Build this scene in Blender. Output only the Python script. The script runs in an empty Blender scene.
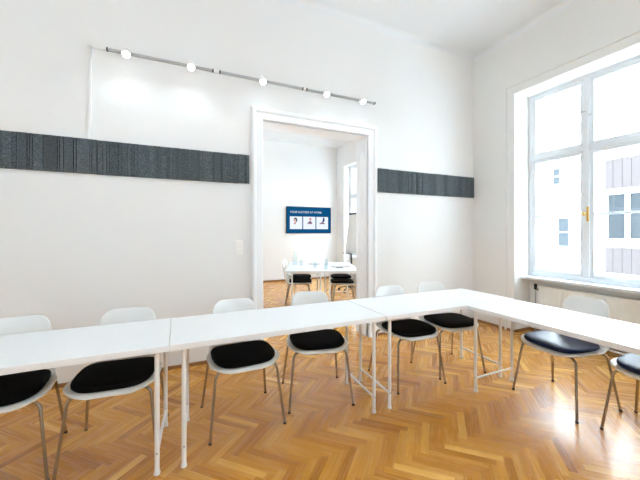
import bpy, math, random
from mathutils import Vector, Matrix
random.seed(7)
S = bpy.context.scene
COL = S.collection
PI = math.pi

# ------------------------------------------------------------------ helpers
def srgb(r, g, b):
    def f(c):
        c /= 255.0
        return c / 12.92 if c <= .04045 else ((c + .055) / 1.055) ** 2.4
    return (f(r), f(g), f(b), 1.0)

def mat(name, col, rough=.5, metal=0., emit=None, estr=0., spec=.5, bump=0., bscale=60., vary=0., coat=0.):
    m = bpy.data.materials.new(name); m.use_nodes = True
    nt = m.node_tree; b = nt.nodes['Principled BSDF']
    b.inputs['Base Color'].default_value = col
    b.inputs['Roughness'].default_value = rough
    b.inputs['Metallic'].default_value = metal
    b.inputs['Specular IOR Level'].default_value = spec
    b.inputs['Coat Weight'].default_value = coat
    if emit:
        b.inputs['Emission Color'].default_value = emit
        b.inputs['Emission Strength'].default_value = estr
    if bump or vary:
        tc = nt.nodes.new('ShaderNodeTexCoord')
        n = nt.nodes.new('ShaderNodeTexNoise'); n.inputs['Scale'].default_value = bscale
        n.inputs['Detail'].default_value = 4
        nt.links.new(tc.outputs['Object'], n.inputs['Vector'])
        if bump:
            bp = nt.nodes.new('ShaderNodeBump'); bp.inputs['Strength'].default_value = bump
            bp.inputs['Distance'].default_value = .002
            nt.links.new(n.outputs['Fac'], bp.inputs['Height']); nt.links.new(bp.outputs['Normal'], b.inputs['Normal'])
        if vary:
            mx = nt.nodes.new('ShaderNodeMix'); mx.data_type = 'RGBA'
            mx.inputs['A'].default_value = tuple(c * (1 - vary) for c in col[:3]) + (1,)
            mx.inputs['B'].default_value = tuple(min(1, c * (1 + vary)) for c in col[:3]) + (1,)
            nt.links.new(n.outputs['Fac'], mx.inputs['Factor']); nt.links.new(mx.outputs['Result'], b.inputs['Base Color'])
    return m

class MB:
    def __init__(self): self.v = []; self.f = []
    def add(self, vs, fs):
        o = len(self.v); self.v += [tuple(p) for p in vs]; self.f += [tuple(i + o for i in f) for f in fs]; return self
    def box(self, x0, y0, z0, x1, y1, z1):
        x0, x1 = sorted((x0, x1)); y0, y1 = sorted((y0, y1)); z0, z1 = sorted((z0, z1))
        return self.add([(x0, y0, z0), (x1, y0, z0), (x1, y1, z0), (x0, y1, z0), (x0, y0, z1), (x1, y0, z1), (x1, y1, z1), (x0, y1, z1)],
                        [(0, 3, 2, 1), (4, 5, 6, 7), (0, 1, 5, 4), (1, 2, 6, 5), (2, 3, 7, 6), (3, 0, 4, 7)])
    def tube(self, pts, r, seg=12, cap=True, fillet=0., r_end=None):
        P = [Vector(p) for p in pts]
        if fillet:
            Q = [P[0]]
            for i in range(1, len(P) - 1):
                a, b, c = P[i - 1], P[i], P[i + 1]
                d = min(fillet, (a - b).length * .48, (c - b).length * .48)
                p0 = b + (a - b).normalized() * d; p1 = b + (c - b).normalized() * d
                for k in range(7):
                    t = k / 6; Q.append(p0 * (1 - t) ** 2 + b * 2 * t * (1 - t) + p1 * t * t)
            Q.append(P[-1]); P = Q
        n = len(P); T = []
        for i in range(n):
            T.append((P[min(i + 1, n - 1)] - P[max(i - 1, 0)]).normalized())
        u = T[0].orthogonal().normalized(); vs = []; fs = []
        for i in range(n):
            u = (u - T[i] * u.dot(T[i])).normalized(); w = T[i].cross(u)
            rr = r if r_end is None else r + (r_end - r) * i / (n - 1)
            for k in range(seg):
                a = 2 * PI * k / seg; vs.append(P[i] + (u * math.cos(a) + w * math.sin(a)) * rr)
        for i in range(n - 1):
            for k in range(seg):
                k2 = (k + 1) % seg; fs.append((i * seg + k, i * seg + k2, (i + 1) * seg + k2, (i + 1) * seg + k))
        if cap:
            fs.append(tuple(reversed(range(seg)))); fs.append(tuple((n - 1) * seg + k for k in range(seg)))
        return self.add(vs, fs)
    def lathe(self, prof, seg=24, c=(0, 0, 0), cap=True):
        vs = []; fs = []; n = len(prof)
        for r, z in prof:
            for k in range(seg):
                a = 2 * PI * k / seg; vs.append((c[0] + r * math.cos(a), c[1] + r * math.sin(a), c[2] + z))
        for i in range(n - 1):
            for k in range(seg):
                k2 = (k + 1) % seg; fs.append((i * seg + k, i * seg + k2, (i + 1) * seg + k2, (i + 1) * seg + k))
        if cap:
            fs.append(tuple(reversed(range(seg)))); fs.append(tuple((n - 1) * seg + k for k in range(seg)))
        return self.add(vs, fs)
    def build(self, name, m, parent=None, smooth=False, bevel=0., xf=None):
        me = bpy.data.meshes.new(name)
        vs = [xf @ Vector(p) for p in self.v] if xf else self.v
        me.from_pydata(vs, [], self.f); me.validate(); me.update()
        if m: me.materials.append(m)
        if smooth:
            me.polygons.foreach_set('use_smooth', [True] * len(me.polygons))
            me.set_sharp_from_angle(angle=math.radians(40))
        o = bpy.data.objects.new(name, me); COL.objects.link(o)
        if parent: o.parent = parent
        if bevel:
            b = o.modifiers.new('bevel', 'BEVEL'); b.width = bevel; b.segments = 2; b.limit_method = 'ANGLE'
        return o

def thing(name, label, cat, loc=(0, 0, 0), rz=0., group=None):
    o = bpy.data.objects.new(name, None); COL.objects.link(o); o.empty_display_size = .1
    o.location = loc; o.rotation_euler = (0, 0, rz)
    return tag(o, label, cat, group)
def tag(o, label, cat, group=None):
    o['label'] = label; o['category'] = cat
    if group: o['group'] = group
    return o
def struct(o):
    o['kind'] = 'structure'; return o
def dup(root, loc, rz, label, group=None):
    r = root.copy(); COL.objects.link(r); r.location = loc; r.rotation_euler = (0, 0, rz); r['label'] = label
    if group: r['group'] = group
    def rec(a, b):
        for ch in [o for o in COL.objects if o.parent == a]:
            c = ch.copy(); COL.objects.link(c); c.parent = b; rec(ch, c)
    rec(root, r); return r

# ------------------------------------------------------------------ materials
M = {}
M['wall'] = mat('white_plaster', srgb(240, 241, 241), .85, bump=.05, bscale=40)
M['wall_grey'] = mat('warm_white_plaster', srgb(238, 239, 237), .85, bump=.05, bscale=40)
M['ceiling'] = mat('ceiling_plaster', srgb(238, 242, 245), .9)
M['paint'] = mat('white_gloss_paint', srgb(246, 249, 252), .5)
M['winpaint'] = mat('window_paint', srgb(228, 232, 236), .5)
M['laminate'] = mat('white_laminate', srgb(240, 242, 243), .32, spec=.4)
M['tube'] = mat('white_powder_coat', srgb(238, 237, 234), .4)
M['shell'] = mat('white_plastic', srgb(238, 239, 237), .35)
M['cushion'] = mat('black_wool_felt', srgb(13, 13, 15), .8, bump=.3, bscale=300, spec=.1)
M['leatherette'] = mat('black_leatherette', srgb(12, 32, 78), .38, bump=.15, bscale=200, spec=.28)
M['chrome'] = mat('brushed_chrome', srgb(160, 148, 132), .22, 1.)
M['dark'] = mat('dark_metal', srgb(62, 64, 66), .45, .5)
M['track'] = mat('grey_track', srgb(188, 190, 191), .5, 0.)
M['blackplastic'] = mat('black_plastic', srgb(24, 25, 27), .4)
M['brass'] = mat('brass', srgb(214, 170, 84), .3, 1.)
M['radiator'] = mat('radiator_enamel', srgb(246, 247, 243), .4)
M['switch'] = mat('white_switch_plastic', srgb(250, 250, 248), .35)
M['glow'] = mat('lamp_lens', srgb(255, 255, 255), .3, emit=(.86, .95, 1, 1), estr=14)
M['baseboard'] = mat('oak_strip', srgb(150, 108, 68), .45, vary=.15, bscale=20)
M['facade'] = mat('sunlit_render', srgb(236, 234, 229), .9)
M['cladding'] = mat('taupe_cladding', srgb(48, 42, 41), .8, vary=.12, bscale=3)
M['winblue'] = mat('facade_glass', srgb(30, 35, 38), .15, spec=.5)
M['facframe'] = mat('facade_frame', srgb(130, 134, 138), .6)
M['street'] = mat('asphalt', srgb(120, 120, 120), .9)
M['paper'] = mat('paper', srgb(238, 238, 236), .8)
M['chartpad'] = mat('chart_paper', srgb(224, 226, 226), .8)
M['clear'] = None

def felt_material():
    m = mat('charcoal_felt', srgb(74, 82, 86), .95, spec=.2)
    nt = m.node_tree; b = nt.nodes['Principled BSDF']
    tc = nt.nodes.new('ShaderNodeTexCoord')
    n = nt.nodes.new('ShaderNodeTexNoise'); n.inputs['Scale'].default_value = 85; n.inputs['Detail'].default_value = 6; n.inputs['Roughness'].default_value = .75
    nt.links.new(tc.outputs['Object'], n.inputs['Vector'])
    at = nt.nodes.new('ShaderNodeAttribute'); at.attribute_name = 'tone'
    r = nt.nodes.new('ShaderNodeValToRGB')
    r.color_ramp.elements[0].position = .32; r.color_ramp.elements[0].color = srgb(38, 44, 48)
    r.color_ramp.elements[1].position = .70; r.color_ramp.elements[1].color = srgb(122, 133, 139)
    nt.links.new(n.outputs['Fac'], r.inputs['Fac'])
    mx = nt.nodes.new('ShaderNodeMix'); mx.data_type = 'RGBA'; mx.blend_type = 'MULTIPLY'; mx.inputs['Factor'].default_value = 1
    nt.links.new(r.outputs['Color'], mx.inputs['A']); nt.links.new(at.outputs['Color'], mx.inputs['B'])
    nt.links.new(mx.outputs['Result'], b.inputs['Base Color'])
    bp = nt.nodes.new('ShaderNodeBump'); bp.inputs['Strength'].default_value = .5; bp.inputs['Distance'].default_value = .003
    nt.links.new(n.outputs['Fac'], bp.inputs['Height']); nt.links.new(bp.outputs['Normal'], b.inputs['Normal'])
    return m
M['felt'] = felt_material()

def glass_material(name='window_glass', tint=(1, 1, 1, 1), refl=.06):
    m = bpy.data.materials.new(name); m.use_nodes = True; nt = m.node_tree
    nt.nodes.remove(nt.nodes['Principled BSDF']); out = nt.nodes['Material Output']
    t = nt.nodes.new('ShaderNodeBsdfTransparent'); t.inputs['Color'].default_value = tint
    g = nt.nodes.new('ShaderNodeBsdfGlossy'); g.inputs['Roughness'].default_value = .02
    lw = nt.nodes.new('ShaderNodeLayerWeight'); lw.inputs['Blend'].default_value = .5
    pw = nt.nodes.new('ShaderNodeMath'); pw.operation = 'POWER'; pw.inputs[1].default_value = 4; nt.links.new(lw.outputs['Facing'], pw.inputs[0])
    fr = nt.nodes.new('ShaderNodeMath'); fr.operation = 'MULTIPLY_ADD'; fr.inputs[1].default_value = .5; fr.inputs[2].default_value = refl * .6; nt.links.new(pw.outputs[0], fr.inputs[0])
    mx = nt.nodes.new('ShaderNodeMixShader')
    nt.links.new(fr.outputs[0], mx.inputs[0])
    nt.links.new(t.outputs[0], mx.inputs[1]); nt.links.new(g.outputs[0], mx.inputs[2]); nt.links.new(mx.outputs[0], out.inputs[0])
    return m
M['glass'] = glass_material()
M['drinkglass'] = glass_material('drinking_glass', (.93, .96, .97, 1))

def wood_material():
    m = bpy.data.materials.new('oak_herringbone'); m.use_nodes = True
    nt = m.node_tree; L = nt.links.new; b = nt.nodes['Principled BSDF']
    at = nt.nodes.new('ShaderNodeAttribute'); at.attribute_name = 'plank'
    sep = nt.nodes.new('ShaderNodeSeparateColor'); L(at.outputs['Color'], sep.inputs[0])
    uv = nt.nodes.new('ShaderNodeUVMap'); uv.uv_map = 'UVMap'
    mp = nt.nodes.new('ShaderNodeMapping'); mp.inputs['Scale'].default_value = (3.2, 60, 1)
    off = nt.nodes.new('ShaderNodeCombineXYZ'); mul = nt.nodes.new('ShaderNodeMath'); mul.operation = 'MULTIPLY'; mul.inputs[1].default_value = 37
    L(sep.outputs[1], mul.inputs[0]); L(mul.outputs[0], off.inputs[0]); L(mul.outputs[0], off.inputs[1])
    L(uv.outputs[0], mp.inputs['Vector']); L(off.outputs[0], mp.inputs['Location'])
    n = nt.nodes.new('ShaderNodeTexNoise'); n.inputs['Scale'].default_value = 1.; n.inputs['Detail'].default_value = 5; n.inputs['Distortion'].default_value = .6
    L(mp.outputs[0], n.inputs['Vector'])
    r = nt.nodes.new('ShaderNodeValToRGB'); cr = r.color_ramp
    cr.elements[0].position = 0; cr.elements[0].color = srgb(160, 101, 36)
    cr.elements[1].position = 1; cr.elements[1].color = srgb(234, 182, 98)
    for p, c in ((.25, (186, 125, 49)), (.6, (202, 143, 61)), (.85, (216, 160, 76))):
        e = cr.elements.new(p); e.color = srgb(*c)
    ad = nt.nodes.new('ShaderNodeMath'); ad.operation = 'MULTIPLY_ADD'; ad.inputs[1].default_value = .14; 
    sb = nt.nodes.new('ShaderNodeMath'); sb.operation = 'SUBTRACT'; sb.inputs[1].default_value = .07
    L(sep.outputs[0], sb.inputs[0]); L(n.outputs['Fac'], ad.inputs[0]); L(sb.outputs[0], ad.inputs[2]); L(ad.outputs[0], r.inputs['Fac'])
    # dark joints, from the position across the block
    att = nt.nodes.new('ShaderNodeAttribute'); att.attribute_name = 'edge'
    se = nt.nodes.new('ShaderNodeSeparateXYZ'); 
    uv2 = nt.nodes.new('ShaderNodeUVMap'); uv2.uv_map = 'EdgeMap'; L(uv2.outputs[0], se.inputs[0])
    def dist(sock, width):
        a = nt.nodes.new('ShaderNodeMath'); a.operation = 'SUBTRACT'; a.inputs[1].default_value = .5; L(sock, a.inputs[0])
        c = nt.nodes.new('ShaderNodeMath'); c.operation = 'ABSOLUTE'; L(a.outputs[0], c.inputs[0])
        d = nt.nodes.new('ShaderNodeMath'); d.operation = 'GREATER_THAN'; d.inputs[1].default_value = .5 - width; L(c.outputs[0], d.inputs[0])
        return d.outputs[0]
    mxm = nt.nodes.new('ShaderNodeMath'); mxm.operation = 'MAXIMUM'
    L(dist(se.outputs[0], .0025), mxm.inputs[0]); L(dist(se.outputs[1], .013), mxm.inputs[1])
    nt.nodes.remove(att)
    mx = nt.nodes.new('ShaderNodeMix'); mx.data_type = 'RGBA'
    sc = nt.nodes.new('ShaderNodeMath'); sc.operation = 'MULTIPLY'; sc.inputs[1].default_value = .3; L(mxm.outputs[0], sc.inputs[0])
    L(sc.outputs[0], mx.inputs['Factor']); L(r.outputs['Color'], mx.inputs['A']); mx.inputs['B'].default_value = srgb(110, 64, 22)
    L(mx.outputs['Result'], b.inputs['Base Color'])
    b.inputs['Roughness'].default_value = .2
    rr = nt.nodes.new('ShaderNodeMath'); rr.operation = 'MULTIPLY_ADD'; rr.inputs[1].default_value = .14; rr.inputs[2].default_value = .20
    L(n.outputs['Fac'], rr.inputs[0]); L(rr.outputs[0], b.inputs['Roughness'])
    bp = nt.nodes.new('ShaderNodeBump'); bp.inputs['Strength'].default_value = .04; bp.inputs['Distance'].default_value = .001
    L(n.outputs['Fac'], bp.inputs['Height']); L(bp.outputs['Normal'], b.inputs['Normal'])
    b.inputs['Specular IOR Level'].default_value = .45; b.inputs['Coat Weight'].default_value = .10; b.inputs['Coat Roughness'].default_value = .2
    return m
M['oak'] = wood_material()

# ------------------------------------------------------------------ camera
H = 1.3907; YAW = .4268
cd = bpy.data.cameras.new('camera'); cam = bpy.data.objects.new('camera', cd); COL.objects.link(cam)
cam.location = (0, 0, H); cam.rotation_euler = (PI / 2, 0, -YAW)
cd.sensor_width = 36; cd.lens = 314.2258 / 640 * 36; cd.shift_y = (231.84 - 240) / 640; cd.clip_start = .02; cd.clip_end = 200
S.camera = cam

# ------------------------------------------------------------------ setting: floor
XL, YF = -2.9, -3.0                      # left wall, wall behind the camera
XW, D, XG = 4.275, 3.531, 4.60           # window wall, back wall, window plane
D2, Y2, XW2, XL2 = 3.79, 8.51, 4.44, -1.3
CEIL, CEIL2 = 4.157, 3.93

def herringbone():
    Wd, n = .048, 7
    me = bpy.data.meshes.new('floor'); vs = []; fs = []; uv = []; ed = []; pc = []
    c = math.cos(-PI / 4); s = math.sin(-PI / 4); oy = 1.505
    def tow(x, y):
        x *= Wd; y *= Wd
        return (x * c - y * s + 1.7, x * s + y * c + oy, 0.)
    R = 260
    for k in range(-R, R):
        for j in range(-30, 31):
            for kind in (0, 1):
                if kind == 0: x0, y0, x1, y1 = k + 2 * n * j, k, k + n + 2 * n * j, k + 1
                else: x0, y0, x1, y1 = k + n + 2 * n * j, k - n + 1, k + n + 1 + 2 * n * j, k + 1
                m = tow((x0 + x1) / 2, (y0 + y1) / 2)
                if not (XL - .1 < m[0] < 4.72 and YF - .1 < m[1] < Y2 + .1): continue
                o = len(vs); vs += [tow(x0, y0), tow(x1, y0), tow(x1, y1), tow(x0, y1)]; fs.append((o, o + 1, o + 2, o + 3))
                if kind == 0:
                    uv += [(0, 0), (n * Wd, 0), (n * Wd, Wd), (0, Wd)]; ed += [(0, 0), (1, 0), (1, 1), (0, 1)]
                else:
                    uv += [(0, 0), (0, Wd), (n * Wd, Wd), (n * Wd, 0)]; ed += [(0, 0), (0, 1), (1, 1), (1, 0)]
                t = min(1, max(0, random.gauss(.5, .22))); q = random.random()
                pc += [(t, q, 0, 1)] * 4
    me.from_pydata(vs, [], fs); me.update()
    u = me.uv_layers.new(name='UVMap'); u.data.foreach_set('uv', [a for p in uv for a in p])
    e = me.uv_layers.new(name='EdgeMap'); e.data.foreach_set('uv', [a for p in ed for a in p])
    ca = me.color_attributes.new('plank', 'FLOAT_COLOR', 'CORNER'); ca.data.foreach_set('color', [a for p in pc for a in p])
    me.materials.append(M['oak'])
    o = bpy.data.objects.new('floor', me); COL.objects.link(o); return struct(o)
herringbone()

# ------------------------------------------------------------------ setting: walls and ceilings
dx0, dx1, dz = .885, 2.298, 2.6645
m = MB(); m.box(XL - .2, D, 0, dx0, D2, CEIL + .2); m.box(dx1, D, 0, XW + .6, D2, CEIL + .2); m.box(dx0, D, dz, dx1, D2, CEIL + .2)
struct(m.build('wall_back', M['wall']))
struct(MB().box(XL - .2, YF, 0, XL, D, CEIL).build('wall_left', M['wall']))
struct(MB().box(XL - .2, YF - .2, 0, XW + .6, YF, CEIL).build('wall_front', M['wall']))
struct(MB().box(XL - .2, YF - .2, CEIL, XW + .6, D, CEIL + .2).build('ceiling', M['ceiling']))
# the window wall: piers, lintels and recessed parapets, openings at the given spans
OPEN = [(1.46, 2.858), (-1.0, .40), (-2.9, -1.75)]
ZT, ZP = 3.312, .745
m = MB(); y = D
for (a, b) in OPEN:
    m.box(XW, b, 0, XW + .6, y, CEIL); m.box(XW, a, ZT, XW + .6, b, CEIL); m.box(XG, a, 0, XW + .6, b, ZP); y = a
m.box(XW, YF, 0, XW + .6, y, CEIL)
struct(m.build('wall_right', M['wall_grey']))
# next room
m = MB(); y = Y2; OPEN2 = [(6.60, 8.07), (4.3, 5.7)]
for (a, b) in OPEN2:
    m.box(XW2, b, 0, XW2 + .45, y, CEIL2); m.box(XW2, a, 3.30, XW2 + .45, b, CEIL2); m.box(XW2 + .28, a, 0, XW2 + .45, b, .57); y = a
m.box(XW2, D2, 0, XW2 + .45, y, CEIL2)
struct(m.build('wall_side_next_room', M['wall']))
struct(MB().box(XL2 - .2, Y2, 0, XW2 + .45, Y2 + .2, CEIL2 + .2).build('wall_far', M['wall']))
struct(MB().box(XL2 - .2, D2, 0, XL2, Y2, CEIL2).build('wall_left_next_room', M['wall']))
struct(MB().box(XL2 - .2, D2, CEIL2, XW2 + .45, Y2, CEIL2 + .2).build('ceiling_next_room', M['ceiling']))

# slim cove where the walls meet the ceiling
def cove(name, p0, p1, inward):
    # quarter-round strip between p0 and p1 in the ceiling corner
    a, b, n = Vector(p0), Vector(p1), Vector(inward); m = MB(); R = .07; ring = []
    prof = [(0, 0)] + [(R - R * math.sin(t * PI / 2 / 6), -(R - R * math.cos(t * PI / 2 / 6))) for t in range(7)]
    vs = [a + n * u + Vector((0, 0, w)) for u, w in prof] + [b + n * u + Vector((0, 0, w)) for u, w in prof]; k = len(prof)
    fs = [(i, (i + 1) % k, k + (i + 1) % k, k + i) for i in range(k)] + [tuple(range(k)), tuple(reversed(range(k, 2 * k)))]
    return struct(m.add(vs, fs).build(name, M['ceiling'], smooth=True))
cove('trim_1', (XL, D, CEIL), (XW, D, CEIL), (0, -1, 0))
cove('trim_2', (XW, YF, CEIL), (XW, D, CEIL), (-1, 0, 0))

# moulded casing swept round an opening; profile = (offset outwards, projection)
def casing(name, inner, prof, plane, sign, material, legs_to=0.):
    # inner: (lo, hi, top); plane 'y' -> lo/hi run in X on the plane y, 'x' -> in Y on plane x
    lo, hi, top = inner; axis, pv = plane; m = MB(); k = len(prof)
    corners = [(lo, legs_to, -1, 0), (lo, top, -1, 1), (hi, top, 1, 1), (hi, legs_to, 1, 0)]
    vs = []
    for (a, z, sa, sz) in corners:
        for (o, p) in prof:
            aa = a + sa * o; zz = z + sz * o; d = pv + sign * p
            vs.append((aa, d, zz) if axis == 'y' else (d, aa, zz))
    fs = []
    for i in range(3):
        for j in range(k - 1):
            fs.append((i * k + j, i * k + j + 1, (i + 1) * k + j + 1, (i + 1) * k + j))
    fs += [tuple(range(k)), tuple(reversed(range(3 * k, 4 * k)))]
    return struct(m.add(vs, fs).build(name, material))
prof = [(0, -.01), (0, .022), (.012, .028), (.075, .028), (.080, .034), (.086, .046), (.108, .050), (.120, .042), (.132, .020), (.132, -.01)]
casing('trim_3', (dx0, dx1, dz), prof, ('y', D), -1, M['paint'])
m = MB()
for x0, x1 in ((dx0 - .125, dx0), (dx1, dx1 + .125)): m.box(x0, D - .058, 0, x1, D + .01, .19)
struct(m.build('trim_4', M['paint'], bevel=.006))
# panelled door lining
m = MB(); m.box(dx1 - .012, D + .01, 0, dx1, D2 + .01, dz - .012); m.box(dx0, D + .01, 0, dx0 + .012, D2 + .01, dz - .012); m.box(dx0, D + .01, dz - .012, dx1, D2 + .01, dz)
for z0, z1 in ((.25, .9), (1.0, 2.5)):
    for x, sx in ((dx1 - .012, -1), (dx0 + .012, 1)):
        m.box(x, D + .05, z0, x + sx * .006, D2 - .04, z0 + .03); m.box(x, D + .05, z1 - .03, x + sx * .006, D2 - .04, z1)
        m.box(x, D + .05, z0, x + sx * .006, D + .08, z1); m.box(x, D2 - .07, z0, x + sx * .006, D2 - .04, z1)
struct(m.build('trim_5', M['paint']))
# window casing on the window wall
casing('trim_6', (1.46, 2.858, ZT), [(0, -.01), (0, .012), (.10, .012), (.105, .026), (.135, .026), (.14, -.01)], ('x', XW), -1, M['wall_grey'])
# oak strips at the foot of the walls
m = MB(); m.box(XL, D - .022, 0, dx0 - .13, D, .03); m.box(dx1 + .13, D - .022, 0, XW, D, .03)
struct(m.build('baseboard_back', M['baseboard']))
m = MB(); m.box(XW - .022, 2.858, 0, XW, D, .03); m.box(XW, 2.836, 0, XG, 2.858, .03); m.box(XG - .022, 1.46, 0, XG, 2.858, .03); m.box(XW - .022, .4, 0, XW, 1.46, .03)
struct(m.build('baseboard_right', M['baseboard']))
struct(MB().box(XL2, Y2 - .022, 0, XW2, Y2, .05).build('baseboard_far', M['baseboard']))

# ------------------------------------------------------------------ windows
def ring(m, xa, xb, a, b, c, d, t, tb=None):
    tb = tb or t
    m.box(xa, a, c, xb, a + t, d); m.box(xa, b - t, c, xb, b, d); m.box(xa, a + t, c, xb, b - t, c + tb); m.box(xa, a + t, d - t, xb, b - t, d)
def window(name, y0, y1, z0, z1, xg, detail=True, outer_x=.22, ztr=2.422):
    root = bpy.data.objects.new(name, None); COL.objects.link(root); struct(root); root.location = (xg, (y0 + y1) / 2, z0)
    yc = (y0 + y1) / 2
    L = lambda yy: yy - yc
    fw = .045; mw = .031; h = z1 - z0; zt = ztr - z0
    m = MB()
    def frame(m, xa, xb):
        ring(m, xa, xb, L(y0), L(y1), 0, h, fw, fw + .01)
        m.box(xa - .01, -mw, fw + .01, xb, mw, h - fw)
        for a, b in ((L(y0) + fw, -mw), (mw, L(y1) - fw)): m.box(xa - .006, a, zt - .032, xb, b, zt + .032)
    frame(m, -.02, .05); m.build('window_frame', M['winpaint'], root, bevel=.004)
    lining = MB()
    lining.box(.05, L(y0) - .02, -.02, outer_x, L(y0) + .012, h + .02); lining.box(.05, L(y1) - .012, -.02, outer_x, L(y1) + .02, h + .02)
    lining.box(.05, L(y0), h - .012, outer_x, L(y1), h + .02); lining.box(.05, L(y0), -.02, outer_x, L(y1), .012)
    lining.build('window_lining', M['winpaint'], root)
    mo = MB(); frame(mo, outer_x, outer_x + .05); mo.build('outer_frame', M['winpaint'], root)
    for (a, b) in ((L(y0) + fw, -mw), (mw, L(y1) - fw)):
        for (c, d) in ((fw + .01, zt - .032), (zt + .032, h - fw)):
            s = MB(); t = .04
            ring(s, -.008, .035, a, b, c, d, t)
            if d < zt:
                zb = 1.611 - z0; s.box(0, a + t, zb - .012, .03, b - t, zb + .012)
            so = s.build('sash', M['winpaint'], root, bevel=.003)
            MB().box(.012, a + t, c + t, .016, b - t, d - t).build('pane', M['glass'], so)
            s2 = MB(); t = .036; q = outer_x
            ring(s2, q + .01, q + .04, a, b, c, d, t)
            s2.build('outer_sash', M['winpaint'], root)
    if detail:
        sl = MB(); sl.box(-.20, L(y0) - .02, -.035, .0, L(y1) + .02, 0.); sl.build('window_sill', M['winpaint'], root, bevel=.006)
        hd = MB(); hd.box(-.042, -.030, 1.52 - z0, -.029, -.008, 1.70 - z0)
        h1 = hd.build('handle_plate', M['brass'], root, bevel=.003)
        k = MB(); k.tube([(-.045, 0, 1.61 - z0), (-.08, 0, 1.61 - z0)], .008); k.lathe([(.006, -.02), (.014, -.012), (.016, 0), (.014, .012), (.006, .02)], c=(-.082, 0, 1.61 - z0))
        k.build('handle', M['brass'], h1, smooth=True)
        b = MB(); b.tube([(-.045, 0, 2.87 - z0), (-.05, .05, 2.87 - z0)], .006); b.tube([(-.04, -.03, 2.81 - z0), (-.05, -.075, 2.82 - z0)], .006)
        b.build('hook', M['track'], root, smooth=True)
    return root
window('window_1', 1.466, 2.852, .772, 3.318, XG)
window('window_2', -.99, .39, .772, 3.318, XG, detail=False)
window('window_3', -2.89, -1.76, .772, 3.318, XG, detail=False)
window('window_4', 6.61, 8.06, .58, 3.295, XW2 + .2, detail=False, outer_x=.15)
window('window_5', 4.31, 5.69, .58, 3.295, XW2 + .2, detail=False, outer_x=.15)

# ------------------------------------------------------------------ radiator and heating pipes
r = thing('radiator', 'white ribbed panel radiator under the window sill', 'radiator', (4.50, 2.10, 0))
m = MB(); n = 40; y0, y1 = -.58, .56; st = (y1 - y0) / n
m.box(-.02, y0, .14, .06, y1, .645)
for i in range(n): m.box(-.027, y0 + st * i + st * .22, .16, -.02, y0 + st * i + st * .78, .625)
m.build('panel', M['radiator'], r, bevel=.002)
m = MB(); m.box(-.03, y0, .645, .07, y1, .655)
for i in range(18): m.box(-.028, y0 + .03 + i * .062, .655, .068, y0 + .07 + i * .062, .657)
m.build('top_grille', M['radiator'], r)
for yy in (-.4, .4): MB().box(0, yy - .015, 0, .03, yy + .015, .14).build('foot', M['radiator'], r)
m = MB(); m.tube([(0, .58, .60), (0, .615, .60)], .012)
v = m.build('valve', M['chrome'], r, smooth=True)
m = MB(); m.tube([(0, .615, .60), (0, .615, .675)], .019); o = m.build('valve_knob', M['blackplastic'], v, smooth=True)
m = MB(); m.tube([(0, .615, .60), (0, .615, 0.0)], .009); m.build('supply_pipe', M['track'], r, smooth=True)
m = MB(); m.tube([(0, 1.47, .05), (0, 2.62, .05)], .012)
p1 = tag(m.build('heating_pipe', M['tube'], smooth=True), 'lower of two white pipes running along the foot of the window niche', 'pipe'); p1.location = (4.455, 0, 0)
m = MB(); m.tube([(0, 1.47, .05), (0, 2.62, .05)], .012)
p2 = tag(m.build('heating_pipe', M['tube'], smooth=True), 'upper of two white pipes running along the foot of the window niche', 'pipe'); p2.location = (4.455, 0, .052)

# ------------------------------------------------------------------ felt panels
def felt(x0, x1, label, dz=0.):
    m = MB(); tones = []; x = x0; zt, zb = 2.244 + dz, 1.928 + dz
    w = x1 - x0
    m.box(0, .012, zb, w, .027, zt); tones += [.55] * 6
    x = 0.
    while x < w - .004:
        s = random.choice([.016, .022, .03, .045, .07, .10]); e = min(x + s, w)
        if w - e < .02: e = w
        t = random.choice([.0, .002, .004, .006]); g = .0018
        n0 = len(m.f); m.box(x + g, t, zb, e - g, .014, zt); tones += [random.uniform(.72, 1.08)] * (len(m.f) - n0)
        x = e
    o = m.build('felt_panel', M['felt']); o.location = (x0, D - .027, 0)
    ca = o.data.color_attributes.new('tone', 'FLOAT_COLOR', 'CORNER')
    i = 0
    for p, t in zip(o.data.polygons, tones):
        for li in p.loop_indices: ca.data[li].color = (t, t, t, 1)
    return tag(o, label, 'wall panel', 'charcoal felt panels in a band along the back wall')
felt(-2.88, -1.962, 'grooved charcoal felt panel, outermost of the wall band and farthest from the doorway')
felt(-1.960, -.677, 'long grooved charcoal felt panel ending below the white cable duct')
felt(-.675, .608, 'long grooved charcoal felt panel between the cable duct and the doorway', -.003)
felt(.610, .734, 'short charcoal felt strip touching the left door casing')
felt(2.457, 2.618, 'short charcoal felt strip touching the right door casing')
felt(2.620, 3.45, 'grooved charcoal felt panel in the middle of the band between doorway and window corner', -.002)
felt(3.452, 4.268, 'grooved charcoal felt panel reaching into the corner beside the window wall')

# ------------------------------------------------------------------ lighting track, spots, duct, switch
TZ = 3.104
def track(x0, x1, label):
    r = thing('lighting_track', label, 'light track', (x0, D, TZ), 0, 'grey lighting tracks over the doorway')
    m = MB(); w = x1 - x0
    m.box(0, -.030, -.009, w, 0, .009); m.box(0, -.033, -.009, w, -.030, -.005); m.box(0, -.033, .005, w, -.030, .009)
    m.build('rail', M['track'], r)
    for xx in (0, w): MB().box(xx - .006, -.036, -.012, xx + .006, 0, .012).build('end_cap', M['dark'], r)
    return r
track(-.597, .346, 'grey lighting track nearest the white cable duct')
track(.417, 1.369, 'grey lighting track above the doorway, middle one of three')
track(1.42, 2.395, 'grey lighting track nearest the window corner')
for a, b, lb in ((.354, .409, 'white connector joining the first and middle lighting tracks'), (1.377, 1.412, 'white connector joining the middle and last lighting tracks')):
    o = MB().box(a, D - .03, TZ - .014, b, D, TZ + .014).build('track_connector', M['switch'], bevel=.003); tag(o, lb, 'connector')
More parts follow.
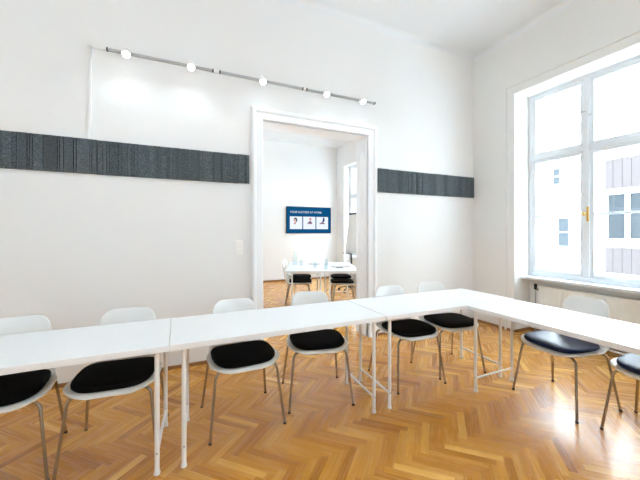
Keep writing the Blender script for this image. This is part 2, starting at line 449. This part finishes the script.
spots = [(-.436, 'white spotlight nearest the cable duct'), (.13, 'white spotlight second from the cable duct'), (.872, 'white spotlight in the middle of the row'),
         (1.659, 'white spotlight second from the window corner'), (2.178, 'white spotlight closest to the window corner')]
tilt = Matrix.Rotation(math.radians(-38), 4, 'X')
sp0 = None
for i, (x, lb) in enumerate(spots):
    loc = (x, D - .055, TZ - .005)
    if sp0 is None:
        sp0 = thing('track_spotlight', lb + ' on the wall track', 'spotlight', loc, 0, 'lit spotlights on the wall track')
        m = MB(); m.tube([(0, .022, .0), (0, 0, 0)], .014); m.build('mount', M['switch'], sp0, smooth=True)
        m = MB(); m.lathe([(.024, .03), (.034, .0), (.037, -.05), (.034, -.05), (.032, -.045)], cap=True)
        hd = m.build('lamp_head', M['switch'], sp0, smooth=True, xf=tilt)
        m = MB(); m.lathe([(.033, -.047), (.029, -.054), (.016, -.059), (.001, -.061)]); m.build('lens', M['glow'], sp0, smooth=True, xf=tilt)
    else: dup(sp0, loc, 0, lb + ' on the wall track')
    ld = bpy.data.lights.new('spot_beam', 'SPOT'); ld.energy = 5; ld.color = (.84, .94, 1); ld.spot_size = math.radians(150); ld.spot_blend = .9; ld.shadow_soft_size = .04
    lo = bpy.data.objects.new('spot_beam', ld); COL.objects.link(lo); lo.location = (x, D - .20, TZ - .10); lo.rotation_euler = (math.radians(-12), 0, 0)
m = MB(); m.box(-.742, D - .016, 2.246, -.722, D, TZ + .016); m.box(-.742, D - .016, TZ - .008, -.606, D, TZ + .016)
tag(m.build('cable_duct', M['wall'], bevel=.002), 'white L-shaped cable duct rising from the felt band to the track', 'cable duct')
sw = thing('light_switch', 'white double light switch left of the doorway', 'switch', (.622, D, 1.213))
m = MB(); m.box(-.042, -.010, -.085, .042, 0, .085); m.build('plate', M['switch'], sw, bevel=.003)
for z in (-.041, .041): MB().box(-.031, -.020, z - .031, .031, -.010, z + .031).build('rocker', M['switch'], sw, bevel=.003)

# ------------------------------------------------------------------ tables
def make_table(label, loc, rz, L=1.508, W=.63, T=.034, ins=(.058, .058), skew=.0):
    t = thing('conference_table', label, 'table', loc, rz, 'white conference tables set in an L')
    MB().box(-L / 2, -W / 2, .74 - T, L / 2, W / 2, .74).build('tabletop', M['laminate'], t, bevel=.002)
    for sx in (-1, 1):
        xa = sx * (L / 2 - ins[(sx + 1) // 2]); xb = xa + skew
        for x, y in ((xa, -W / 2 + .036), (xb, W / 2 - .115)):
            m = MB(); m.tube([(x, y, .012), (x, y, .74 - T)], .0135, 16)
            lg = m.build('leg', M['tube'], t, smooth=True)
            m = MB(); m.lathe([(.017, 0), (.0185, .004), (.0185, .01), (.0145, .016), (.0145, .03)], 16, (x, y, 0)); m.build('foot', M['tube'], lg, smooth=True)
            m = MB(); m.tube([(x, y - .0125, .125), (x, y - .0155, .125)], .004, 10); m.build('screw', M['dark'], lg)
            MB().box(x - .022, y - .022, .74 - T - .008, x + .022, y + .022, .74 - T).build('mounting_plate', M['tube'], lg)
        m = MB(); m.tube([(xa, -W / 2 + .036, .118), (xb, W / 2 - .115, .118)], .009, 12); m.build('crossbar', M['tube'], t, smooth=True)
        m = MB(); m.tube([(xa, -W / 2 + .036, .694), (xb, W / 2 - .115, .694)], .010, 12); m.build('top_rail', M['tube'], t)
    return t
make_table('white table at the left end of the row, nearest the camera', (-.0416 - .757, 2.309, 0), 0, ins=(.058, .060), skew=.03)
make_table('white table in the middle of the row, in front of the doorway', (-.0416 + .757, 2.309, 0), 0, ins=(.076, .090), skew=.03)
make_table('white table in the far corner of the L, between doorway and window', (1.4735 + .757, 2.309, 0), 0, ins=(.050, .160), skew=.03)
t0 = make_table('white table of the L wing that runs along under the window', (2.647, 1.992 - .757, 0), -PI / 2)

# ------------------------------------------------------------------ chairs
def shell_mesh():
    # centre line (y, z) from front lip to top edge of the back, resampled by arc length
    ctrl = [(-.252, .418), (-.235, .436), (-.19, .446), (-.10, .444), (0, .438), (.10, .434), (.165, .440), (.212, .466), (.240, .52), (.258, .60), (.276, .70), (.292, .806)]
    pts = []
    for i in range(len(ctrl) - 1):
        p0 = ctrl[max(i - 1, 0)]; p1 = ctrl[i]; p2 = ctrl[i + 1]; p3 = ctrl[min(i + 2, len(ctrl) - 1)]
        for k in range(12):
            t = k / 12
            pts.append(tuple(.5 * ((2 * b) + (-a + c) * t + (2 * a - 5 * b + 4 * c - d) * t * t + (-a + 3 * b - 3 * c + d) * t ** 3) for a, b, c, d in zip(p0, p1, p2, p3)))
    pts.append(ctrl[-1])
    ar = [0.]
    for a, b in zip(pts, pts[1:]): ar.append(ar[-1] + math.dist(a, b))
    Ltot = ar[-1]
    def at(s):
        for i in range(len(ar) - 1):
            if ar[i + 1] >= s:
                t = (s - ar[i]) / (ar[i + 1] - ar[i] + 1e-9); return tuple(pts[i][k] * (1 - t) + pts[i + 1][k] * t for k in (0, 1))
        return pts[-1]
    def lerp(tab, s):
        for (a, va), (b, vb) in zip(tab, tab[1:]):
            if s <= b: t = (s - a) / (b - a); t = t * t * (3 - 2 * t); return va + (vb - va) * t
        return tab[-1][1]
    NV, NU = 44, 16; vs = []; fs = []
    for j in range(NV + 1):
        q = j / NV; s = Ltot * (.5 - .5 * math.cos(PI * q)) if True else Ltot * q
        y, z = at(s)
        hw = lerp([(0, .232), (.12, .250), (.28, .250), (.44, .215), (.56, .190), (.70, .176), (Ltot, .168)], s)
        rf, rb = .13, .075
        if s < rf: hw = hw - rf + math.sqrt(max(0, rf * rf - (rf - s) ** 2)) * 1.0
        if s > Ltot - rb: d = Ltot - s; hw = hw - rb + math.sqrt(max(0, rb * rb - (rb - d) ** 2))
        back = max(0, min(1, (s - .40) / .14)); seat = 1 - back
        for i in range(NU + 1):
            u = -1 + 2 * i / NU; x = hw * u; a = abs(x) / .25
            zz = z + seat * (.016 * a ** 3.2) * min(1, s / .16)
            yy = y - back * (.055 * a ** 2)
            vs.append((x, yy, zz))
    for j in range(NV):
        for i in range(NU):
            o = j * (NU + 1) + i; fs.append((o, o + 1, o + NU + 2, o + NU + 1))
    return MB().add(vs, fs)

def cushion_mesh():
    m = MB(); N = 40; rings = [(.965, .0), (1.0, .010), (1.0, .020), (.975, .031), (.90, .037), (.6, .040), (.3, .041)]
    vs = []; fs = []
    def shp(a, k):
        c, s = math.cos(a), math.sin(a); e = 2 / 4.2
        x = .222 * math.copysign(abs(c) ** e, c); y = .205 * math.copysign(abs(s) ** e, s)
        if y < 0: x *= 1 - .10 * (y / .205) ** 2
        else: x *= 1 - .05 * (y / .205) ** 2
        return x * k, y * k
    for k, z in rings:
        for i in range(N):
            x, y = shp(2 * PI * i / N, k); edge = (abs(x) / .222) ** 3 * .011
            vs.append((x, y - .045, .4475 + z + edge))
    for j in range(len(rings) - 1):
        for i in range(N):
            i2 = (i + 1) % N; fs.append((j * N + i, j * N + i2, (j + 1) * N + i2, (j + 1) * N + i))
    vs.append((0, -.045, .4475 + .041)); c = len(vs) - 1; b = (len(rings) - 1) * N
    for i in range(N): fs.append((b + i, b + (i + 1) % N, c))
    fs.append(tuple(reversed(range(N))))
    return m.add(vs, fs)

def make_chair(label, loc, rz, cush=None):
    c = thing('shell_chair', label, 'chair', loc, rz, 'white shell chairs with black seat pads')
    o = shell_mesh().build('seat_shell', M['shell'], c, smooth=True)
    for p in o.data.polygons: p.use_smooth = True
    o.location.z = .02
    s = o.modifiers.new('thickness', 'SOLIDIFY'); s.thickness = .011; s.offset = -1
    b = o.modifiers.new('edge', 'BEVEL'); b.width = .004; b.segments = 2; b.limit_method = 'ANGLE'; b.angle_limit = math.radians(50)
    k = cushion_mesh().build('seat_cushion', cush or M['cushion'], c, smooth=True); k.location.z = .02
    for sx in (-1, 1):
        for fy in (-1, 1):
            m = MB()
            top = (sx * .10, fy * (.15 if fy < 0 else .10), .432)
            bend = (sx * .212, fy * (.185 if fy < 0 else .165), .432)
            m.tube([top, bend, (sx * .258, fy * .245, .0)], .0105, 12, fillet=.045, r_end=.009)
            lg = m.build('leg', M['chrome'], c, smooth=True)
            m = MB(); m.lathe([(.0095, 0), (.0112, .003), (.0112, .012), (.0095, .014)], 12, (sx * .2575, fy * .2445, 0)); m.build('glide', M['blackplastic'], lg)
    m = MB(); 
    for sx in (-1, 1): m.tube([(sx * .10, -.155, .432), (sx * .10, .105, .432)], .0085)
    m.box(-.11, -.06, .436, .11, .04, .450); m.build('under_frame', M['chrome'], c, smooth=True)
    return c
ch = make_chair('white chair with black pad at the table end farthest left', (-.935, 2.44, 0), math.radians(5))
C = [((-.345, 2.415), -5, 'white chair with black pad left of the first table joint, second from the left'),
     ((.445, 2.415), 2, 'white chair with black pad tucked in just right of the first table joint'),
     ((1.085, 2.475), -12, 'white chair with black pad in front of the open doorway, turned slightly'),
     ((1.995, 2.405), -3, 'white chair with black pad just right of the doorway, behind the second table joint'),
     ((2.55, 2.43), -9, 'white chair with black pad at the inner corner where the tables meet')]
for (x, y), a, lb in C: dup(ch, (x, y, 0), math.radians(a), lb)
g = make_chair('white chair with glossy navy-black pad below the window, back in front of the radiator', (2.914, 1.535, 0), math.radians(-96), M['leatherette'])
dup(g, (2.965, .935, 0), math.radians(-90), 'white chair with glossy navy-black pad cut off by the right picture edge')

# ------------------------------------------------------------------ next room: screen
tv = thing('wall_screen', 'flat screen with blue slide and three white cards on the far wall', 'screen', (3.506, Y2, 1.73))
MB().box(-.70, -.055, -.3825, .70, -.012, .3825).build('housing', M['blackplastic'], tv, bevel=.004)
MB().box(-.25, -.012, -.15, .25, 0, .15).build('wall_mount', M['dark'], tv)
def emis(name, c, s=1.): return mat(name, (0, 0, 0, 1), .5, emit=srgb(*c), estr=s, spec=.0)
EB, EW = emis('screen_blue', (16, 82, 130)), emis('screen_white', (240, 248, 255))
scr = MB().box(-.688, -.058, -.370, .688, -.055, .370).build('display', EB, tv)
def flat(name, poly, mt, y, par):
    n = len(poly); m = MB(); vs = [(x, y, z) for x, z in poly] + [(x, y + .001, z) for x, z in poly]
    fs = [tuple(range(n)), tuple(reversed(range(n, 2 * n)))] + [(i, (i + 1) % n, n + (i + 1) % n, n + i) for i in range(n)]
    return m.add(vs, fs).build(name, mt, par)
def ell(cx, cz, rx, rz, n=16): return [(cx + rx * math.cos(2 * PI * i / n), cz + rz * math.sin(2 * PI * i / n)) for i in range(n)]
pic = [emis('picture_slate', (58, 72, 100)), emis('picture_rose', (214, 150, 160)), emis('picture_mauve', (140, 104, 130)), emis('picture_navy', (40, 66, 120)), emis('picture_skin', (226, 190, 180))]
for i, (a, b) in enumerate(((-.60, -.225), (-.195, .19), (.22, .60))):
    cdp = flat('card', [(a, -.26), (b, -.26), (b, .10), (a, .10)], EW, -.0595, tv); cx = (a + b) / 2; y = -.061
    if i == 0:
        flat('figure_hair', ell(cx - .02, .0, .055, .07), pic[0], y, cdp); flat('figure_face', ell(cx - .035, -.02, .035, .05), pic[4], y - .0012, cdp); flat('figure_body', [(cx - .08, -.12), (cx + .0, -.12), (cx - .01, -.075), (cx - .06, -.075)], pic[1], y, cdp)
    elif i == 1:
        flat('figure_head', ell(cx + .03, .03, .035, .045), pic[1], y, cdp); flat('figure_body', [(cx - .07, -.11), (cx + .09, -.11), (cx + .06, -.03), (cx - .01, -.03)], pic[2], y, cdp)
    else:
        flat('figure_head', ell(cx + .045, .05, .03, .035), pic[3], y, cdp); flat('figure_body', [(cx - .01, -.05), (cx + .04, -.06), (cx + .09, .02), (cx + .03, .03)], pic[3], y, cdp)
        flat('figure_legs', [(cx - .11, -.11), (cx + .10, -.11), (cx + .04, -.06), (cx - .03, -.06)], pic[2], y, cdp)
cu = bpy.data.curves.new('headline', 'FONT'); cu.body = 'YOUR SUCCESS AT WORK'; cu.size = .1; cu.extrude = .0006
to = bpy.data.objects.new('headline', cu); COL.objects.link(to); bpy.context.view_layer.update()
me = bpy.data.meshes.new_from_object(to.evaluated_get(bpy.context.evaluated_depsgraph_get())); bpy.data.objects.remove(to)
xs = [v.co.x for v in me.vertices]; k = 1.0 / (max(xs) - min(xs))
me.transform(Matrix.Translation((-.60, -.060, .20)) @ Matrix.Rotation(PI / 2, 4, 'X') @ Matrix.Scale(k, 4)); me.materials.clear(); me.materials.append(EW)
ho = bpy.data.objects.new('headline', me); COL.objects.link(ho); ho.parent = tv

# ------------------------------------------------------------------ next room: table, chairs, flipchart, table things
RT = math.radians(-22); TC = (2.494, 5.44)
def tl(x, y, z=.74):
    c, s = math.cos(RT), math.sin(RT); return (TC[0] + x * c - y * s, TC[1] + x * s + y * c, z)
for lat, lb in ((-.318, 'white table in the next room with the water carafe on it'), (.318, 'white table in the next room nearest the flipchart')):
    p = tl(lat, 0, 0); dup(t0, p, RT + PI / 2, lb, 'pair of tables in the next room')
nr = 'chairs around the next-room table'
for (x, y), a, lb in (((-.43, -.12), PI / 2, 'nearer white chair on the left side of the next-room tables, seen from the side'),
                      ((-.43, .43), PI / 2, 'farther white chair on the left side of the next-room tables'),
                      ((.42, -.22), -PI / 2, 'white chair on the right side of the next-room tables, nearest the door jamb'),
                      ((.47, .40), -PI / 2, 'white chair on the right side of the next-room tables, beside the flipchart')):
    p = tl(x, y, 0); dup(ch, (p[0], p[1], 0), RT + a, lb, nr)
fl = thing('flipchart', 'grey-white flipchart on a wheeled stand by the next-room window', 'flipchart', (3.70, 6.42, 0), math.radians(-97))
lean = Matrix.Rotation(math.radians(-9), 4, 'X')
up = Matrix.Translation((0, 0, .86)) @ lean
MB().box(-.34, -.012, .03, .34, .006, .98).build('board', M['chartpad'], fl, bevel=.004, xf=up)
MB().box(-.36, -.03, .955, .36, .014, .995).build('clamp_bar', M['dark'], fl, xf=up)
MB().box(-.34, -.05, .0, .34, .006, .02).build('pen_tray', M['dark'], fl, xf=up)
MB().box(-.33, -.016, .08, .33, -.012, .95).build('paper_pad', M['chartpad'], fl, xf=up)
m = MB(); m.tube([(0, .03, .10), (0, .03, 1.05)], .02); m.build('pole', M['dark'], fl, smooth=True)
for a in range(5):
    c, s = math.cos(a * 2 * PI / 5 + .3), math.sin(a * 2 * PI / 5 + .3)
    m = MB(); m.tube([(0, .03, .12), (c * .30, .03 + s * .30, .075)], .014, r_end=.010); b = m.build('base_arm', M['dark'], fl, smooth=True)
    m = MB(); m.tube([(c * .30 - s * .012, .03 + s * .30 + c * .012, .033), (c * .30 + s * .012, .03 + s * .30 - c * .012, .033)], .032, 16); m.build('castor', M['blackplastic'], b, smooth=True)
# things on that table
def glass_at(x, y, lb):
    global g0
    p = tl(x, y)
    if g0 is None:
        g0 = MB().lathe([(.028, 0), (.034, .11), (.032, .11), (.027, .006), (.001, .006)], 20).build('drinking_glass', M['drinkglass'], smooth=True); g0.location = p
        return tag(g0, lb, 'glass', 'glasses on the next-room table')
    o = g0.copy(); COL.objects.link(o); o.location = p; o['label'] = lb
g0 = None
for x, y, lb in ((-.38, .10, 'clear drinking glass nearest the water carafe in the next room'), (-.12, -.25, 'clear drinking glass left of the notebook stack in the next room'), (.12, .25, 'clear drinking glass behind the notebook in the next room'),
                 (.06, -.55, 'clear drinking glass nearest us on the next-room tables')): glass_at(x, y, lb)
p = tl(-.50, .20)
cf = thing('water_carafe', 'clear tapered water carafe at the left of the next-room table', 'carafe', p)
MB().lathe([(.05, 0), (.055, .02), (.05, .12), (.028, .2), (.034, .26), (.032, .26), (.026, .2), (.047, .12), (.05, .02), (.001, .006)], 20).build('body', M['drinkglass'], cf, smooth=True)
MB().lathe([(.033, .255), (.036, .262), (.036, .28), (.02, .286)], 16).build('lid', M['switch'], cf, smooth=True)
p = tl(.36, -.10); nb = thing('notebook', 'open white notebook with a dark edge on the next-room table', 'notebook', p, RT + .1)
MB().box(-.16, -.105, 0, .16, .105, .004).build('cover', M['blackplastic'], nb)
MB().box(-.152, -.098, .004, -.002, .098, .014).build('page_block', M['paper'], nb); MB().box(.002, -.098, .004, .152, .098, .014).build('page_block', M['paper'], nb)
p = tl(.32, -.33); o = MB().tube([(-.07, 0, .005), (.07, .01, .005)], .005).build('ballpoint_pen', M['blackplastic'], smooth=True); o.location = p; tag(o, 'black pen lying in front of the open notebook in the next room', 'pen')
p = tl(-.12, .30); o = MB().box(-.105, -.15, 0, .105, .15, .05).build('paper_stack', M['paper'], bevel=.002); o.location = p; o.rotation_euler.z = RT; tag(o, 'stack of white paper in the middle of the next-room table', 'paper')

# ------------------------------------------------------------------ outside
nb_ = thing('neighbour_building', 'sunlit white building across the street with small windows', 'building', (14, 6, -8))
X0 = 0; zz = lambda z: z + 8
m = MB(); m.box(0, -22, 0, 6, 44, 24); m.build('wall', M['facade'], nb_)
def fwin(y0, y1, z0, z1):
    f = MB(); t = .045; a, b = y0 - 6, y1 - 6
    ring(f, -.06, .02, a, b, zz(z0), zz(z1), t)
    f.box(-.05, a + t, zz((z0 + z1) / 2) - .02, .02, b - t, zz((z0 + z1) / 2) + .02)
    fo = f.build('window', M['facframe'], nb_); MB().box(-.03, a + .02, zz(z0) + .02, -.01, b - .02, zz(z1) - .02).build('pane', M['winblue'], fo)
for a in ((7.43, 7.76, 3.27, 3.98), (7.11, 7.57, .78, 1.97), (10.6, 11.1, .78, 1.97), (10.6, 11.1, 3.27, 3.98), (13.5, 14.2, .78, 1.97)): fwin(*a)
bay = thing('glazed_annex', 'annex across the street with taupe cladding and a band of glass', 'building', (11.5, 4.985, -8))
MB().box(0, -16, 0, 2.4, 0, 20).build('wall', M['facade'], bay)
def clad(z0, z1):
    m = MB(); y = -.03
    while y > -9: m.box(-.05, y - .195, zz(z0), .0, y, zz(z1)); y -= .205
    m.build('cladding', M['cladding'], bay)
clad(2.64, 3.5); clad(.20, .95)
MB().box(-.03, -9, zz(1.17), .01, -.02, zz(2.51)).build('glass_band', M['winblue'], bay)
m = MB(); m.box(-.08, -9, zz(2.46), .0, 0, zz(2.53)); m.box(-.08, -9, zz(1.12), .0, 0, zz(1.2)); m.box(-.06, -.12, zz(1.2), 0, 0, zz(2.5))
y = -.5
while y > -9: m.box(-.06, y - .11, zz(1.2), 0, y, zz(2.5)); y -= 1.0
m.build('band_frame', M['facframe'], bay)
struct(MB().box(4.9, -30, -8.2, 20, 30, -8.0).build('ground', M['street']))

# ------------------------------------------------------------------ light
w = bpy.data.worlds.new('world'); S.world = w; w.use_nodes = True
bg = w.node_tree.nodes['Background']; bg.inputs['Color'].default_value = (.63, .83, 1, 1); bg.inputs['Strength'].default_value = 10.5
sd = bpy.data.lights.new('sun', 'SUN'); sd.energy = 50; sd.angle = math.radians(1.5); sd.color = (.83, .92, 1)
so = bpy.data.objects.new('sun', sd); COL.objects.link(so); so.location = (-20, -8, 30)
so.rotation_euler = Vector((.75, .22, -.62)).to_track_quat('-Z', 'Y').to_euler()

def point_fill(name, loc, e, r=.3, col=(.78, .90, 1)):
    d = bpy.data.lights.new(name, 'POINT'); d.energy = e; d.shadow_soft_size = r; d.color = col
    o = bpy.data.objects.new(name, d); COL.objects.link(o); o.location = loc
point_fill('fill_light', (-1.6, -1.2, 2.95), 34); point_fill('fill_light', (1.9, -1.3, 2.95), 30); point_fill('fill_light', (-2.0, 1.4, 2.95), 10)  # unseen fill lights added to brighten the room, no fixtures hang here
point_fill('fill_light', (.5, 6.3, 2.9), 30)  # unseen fill light added to brighten the next room
S.cycles.max_bounces = 14; S.cycles.diffuse_bounces = 8; S.cycles.use_denoising = True; S.cycles.sample_clamp_indirect = 8
S.view_settings.view_transform = 'Standard'; S.view_settings.look = 'None'; S.view_settings.exposure = .03; S.view_settings.gamma = 1.; S.view_settings.use_curve_mapping = False
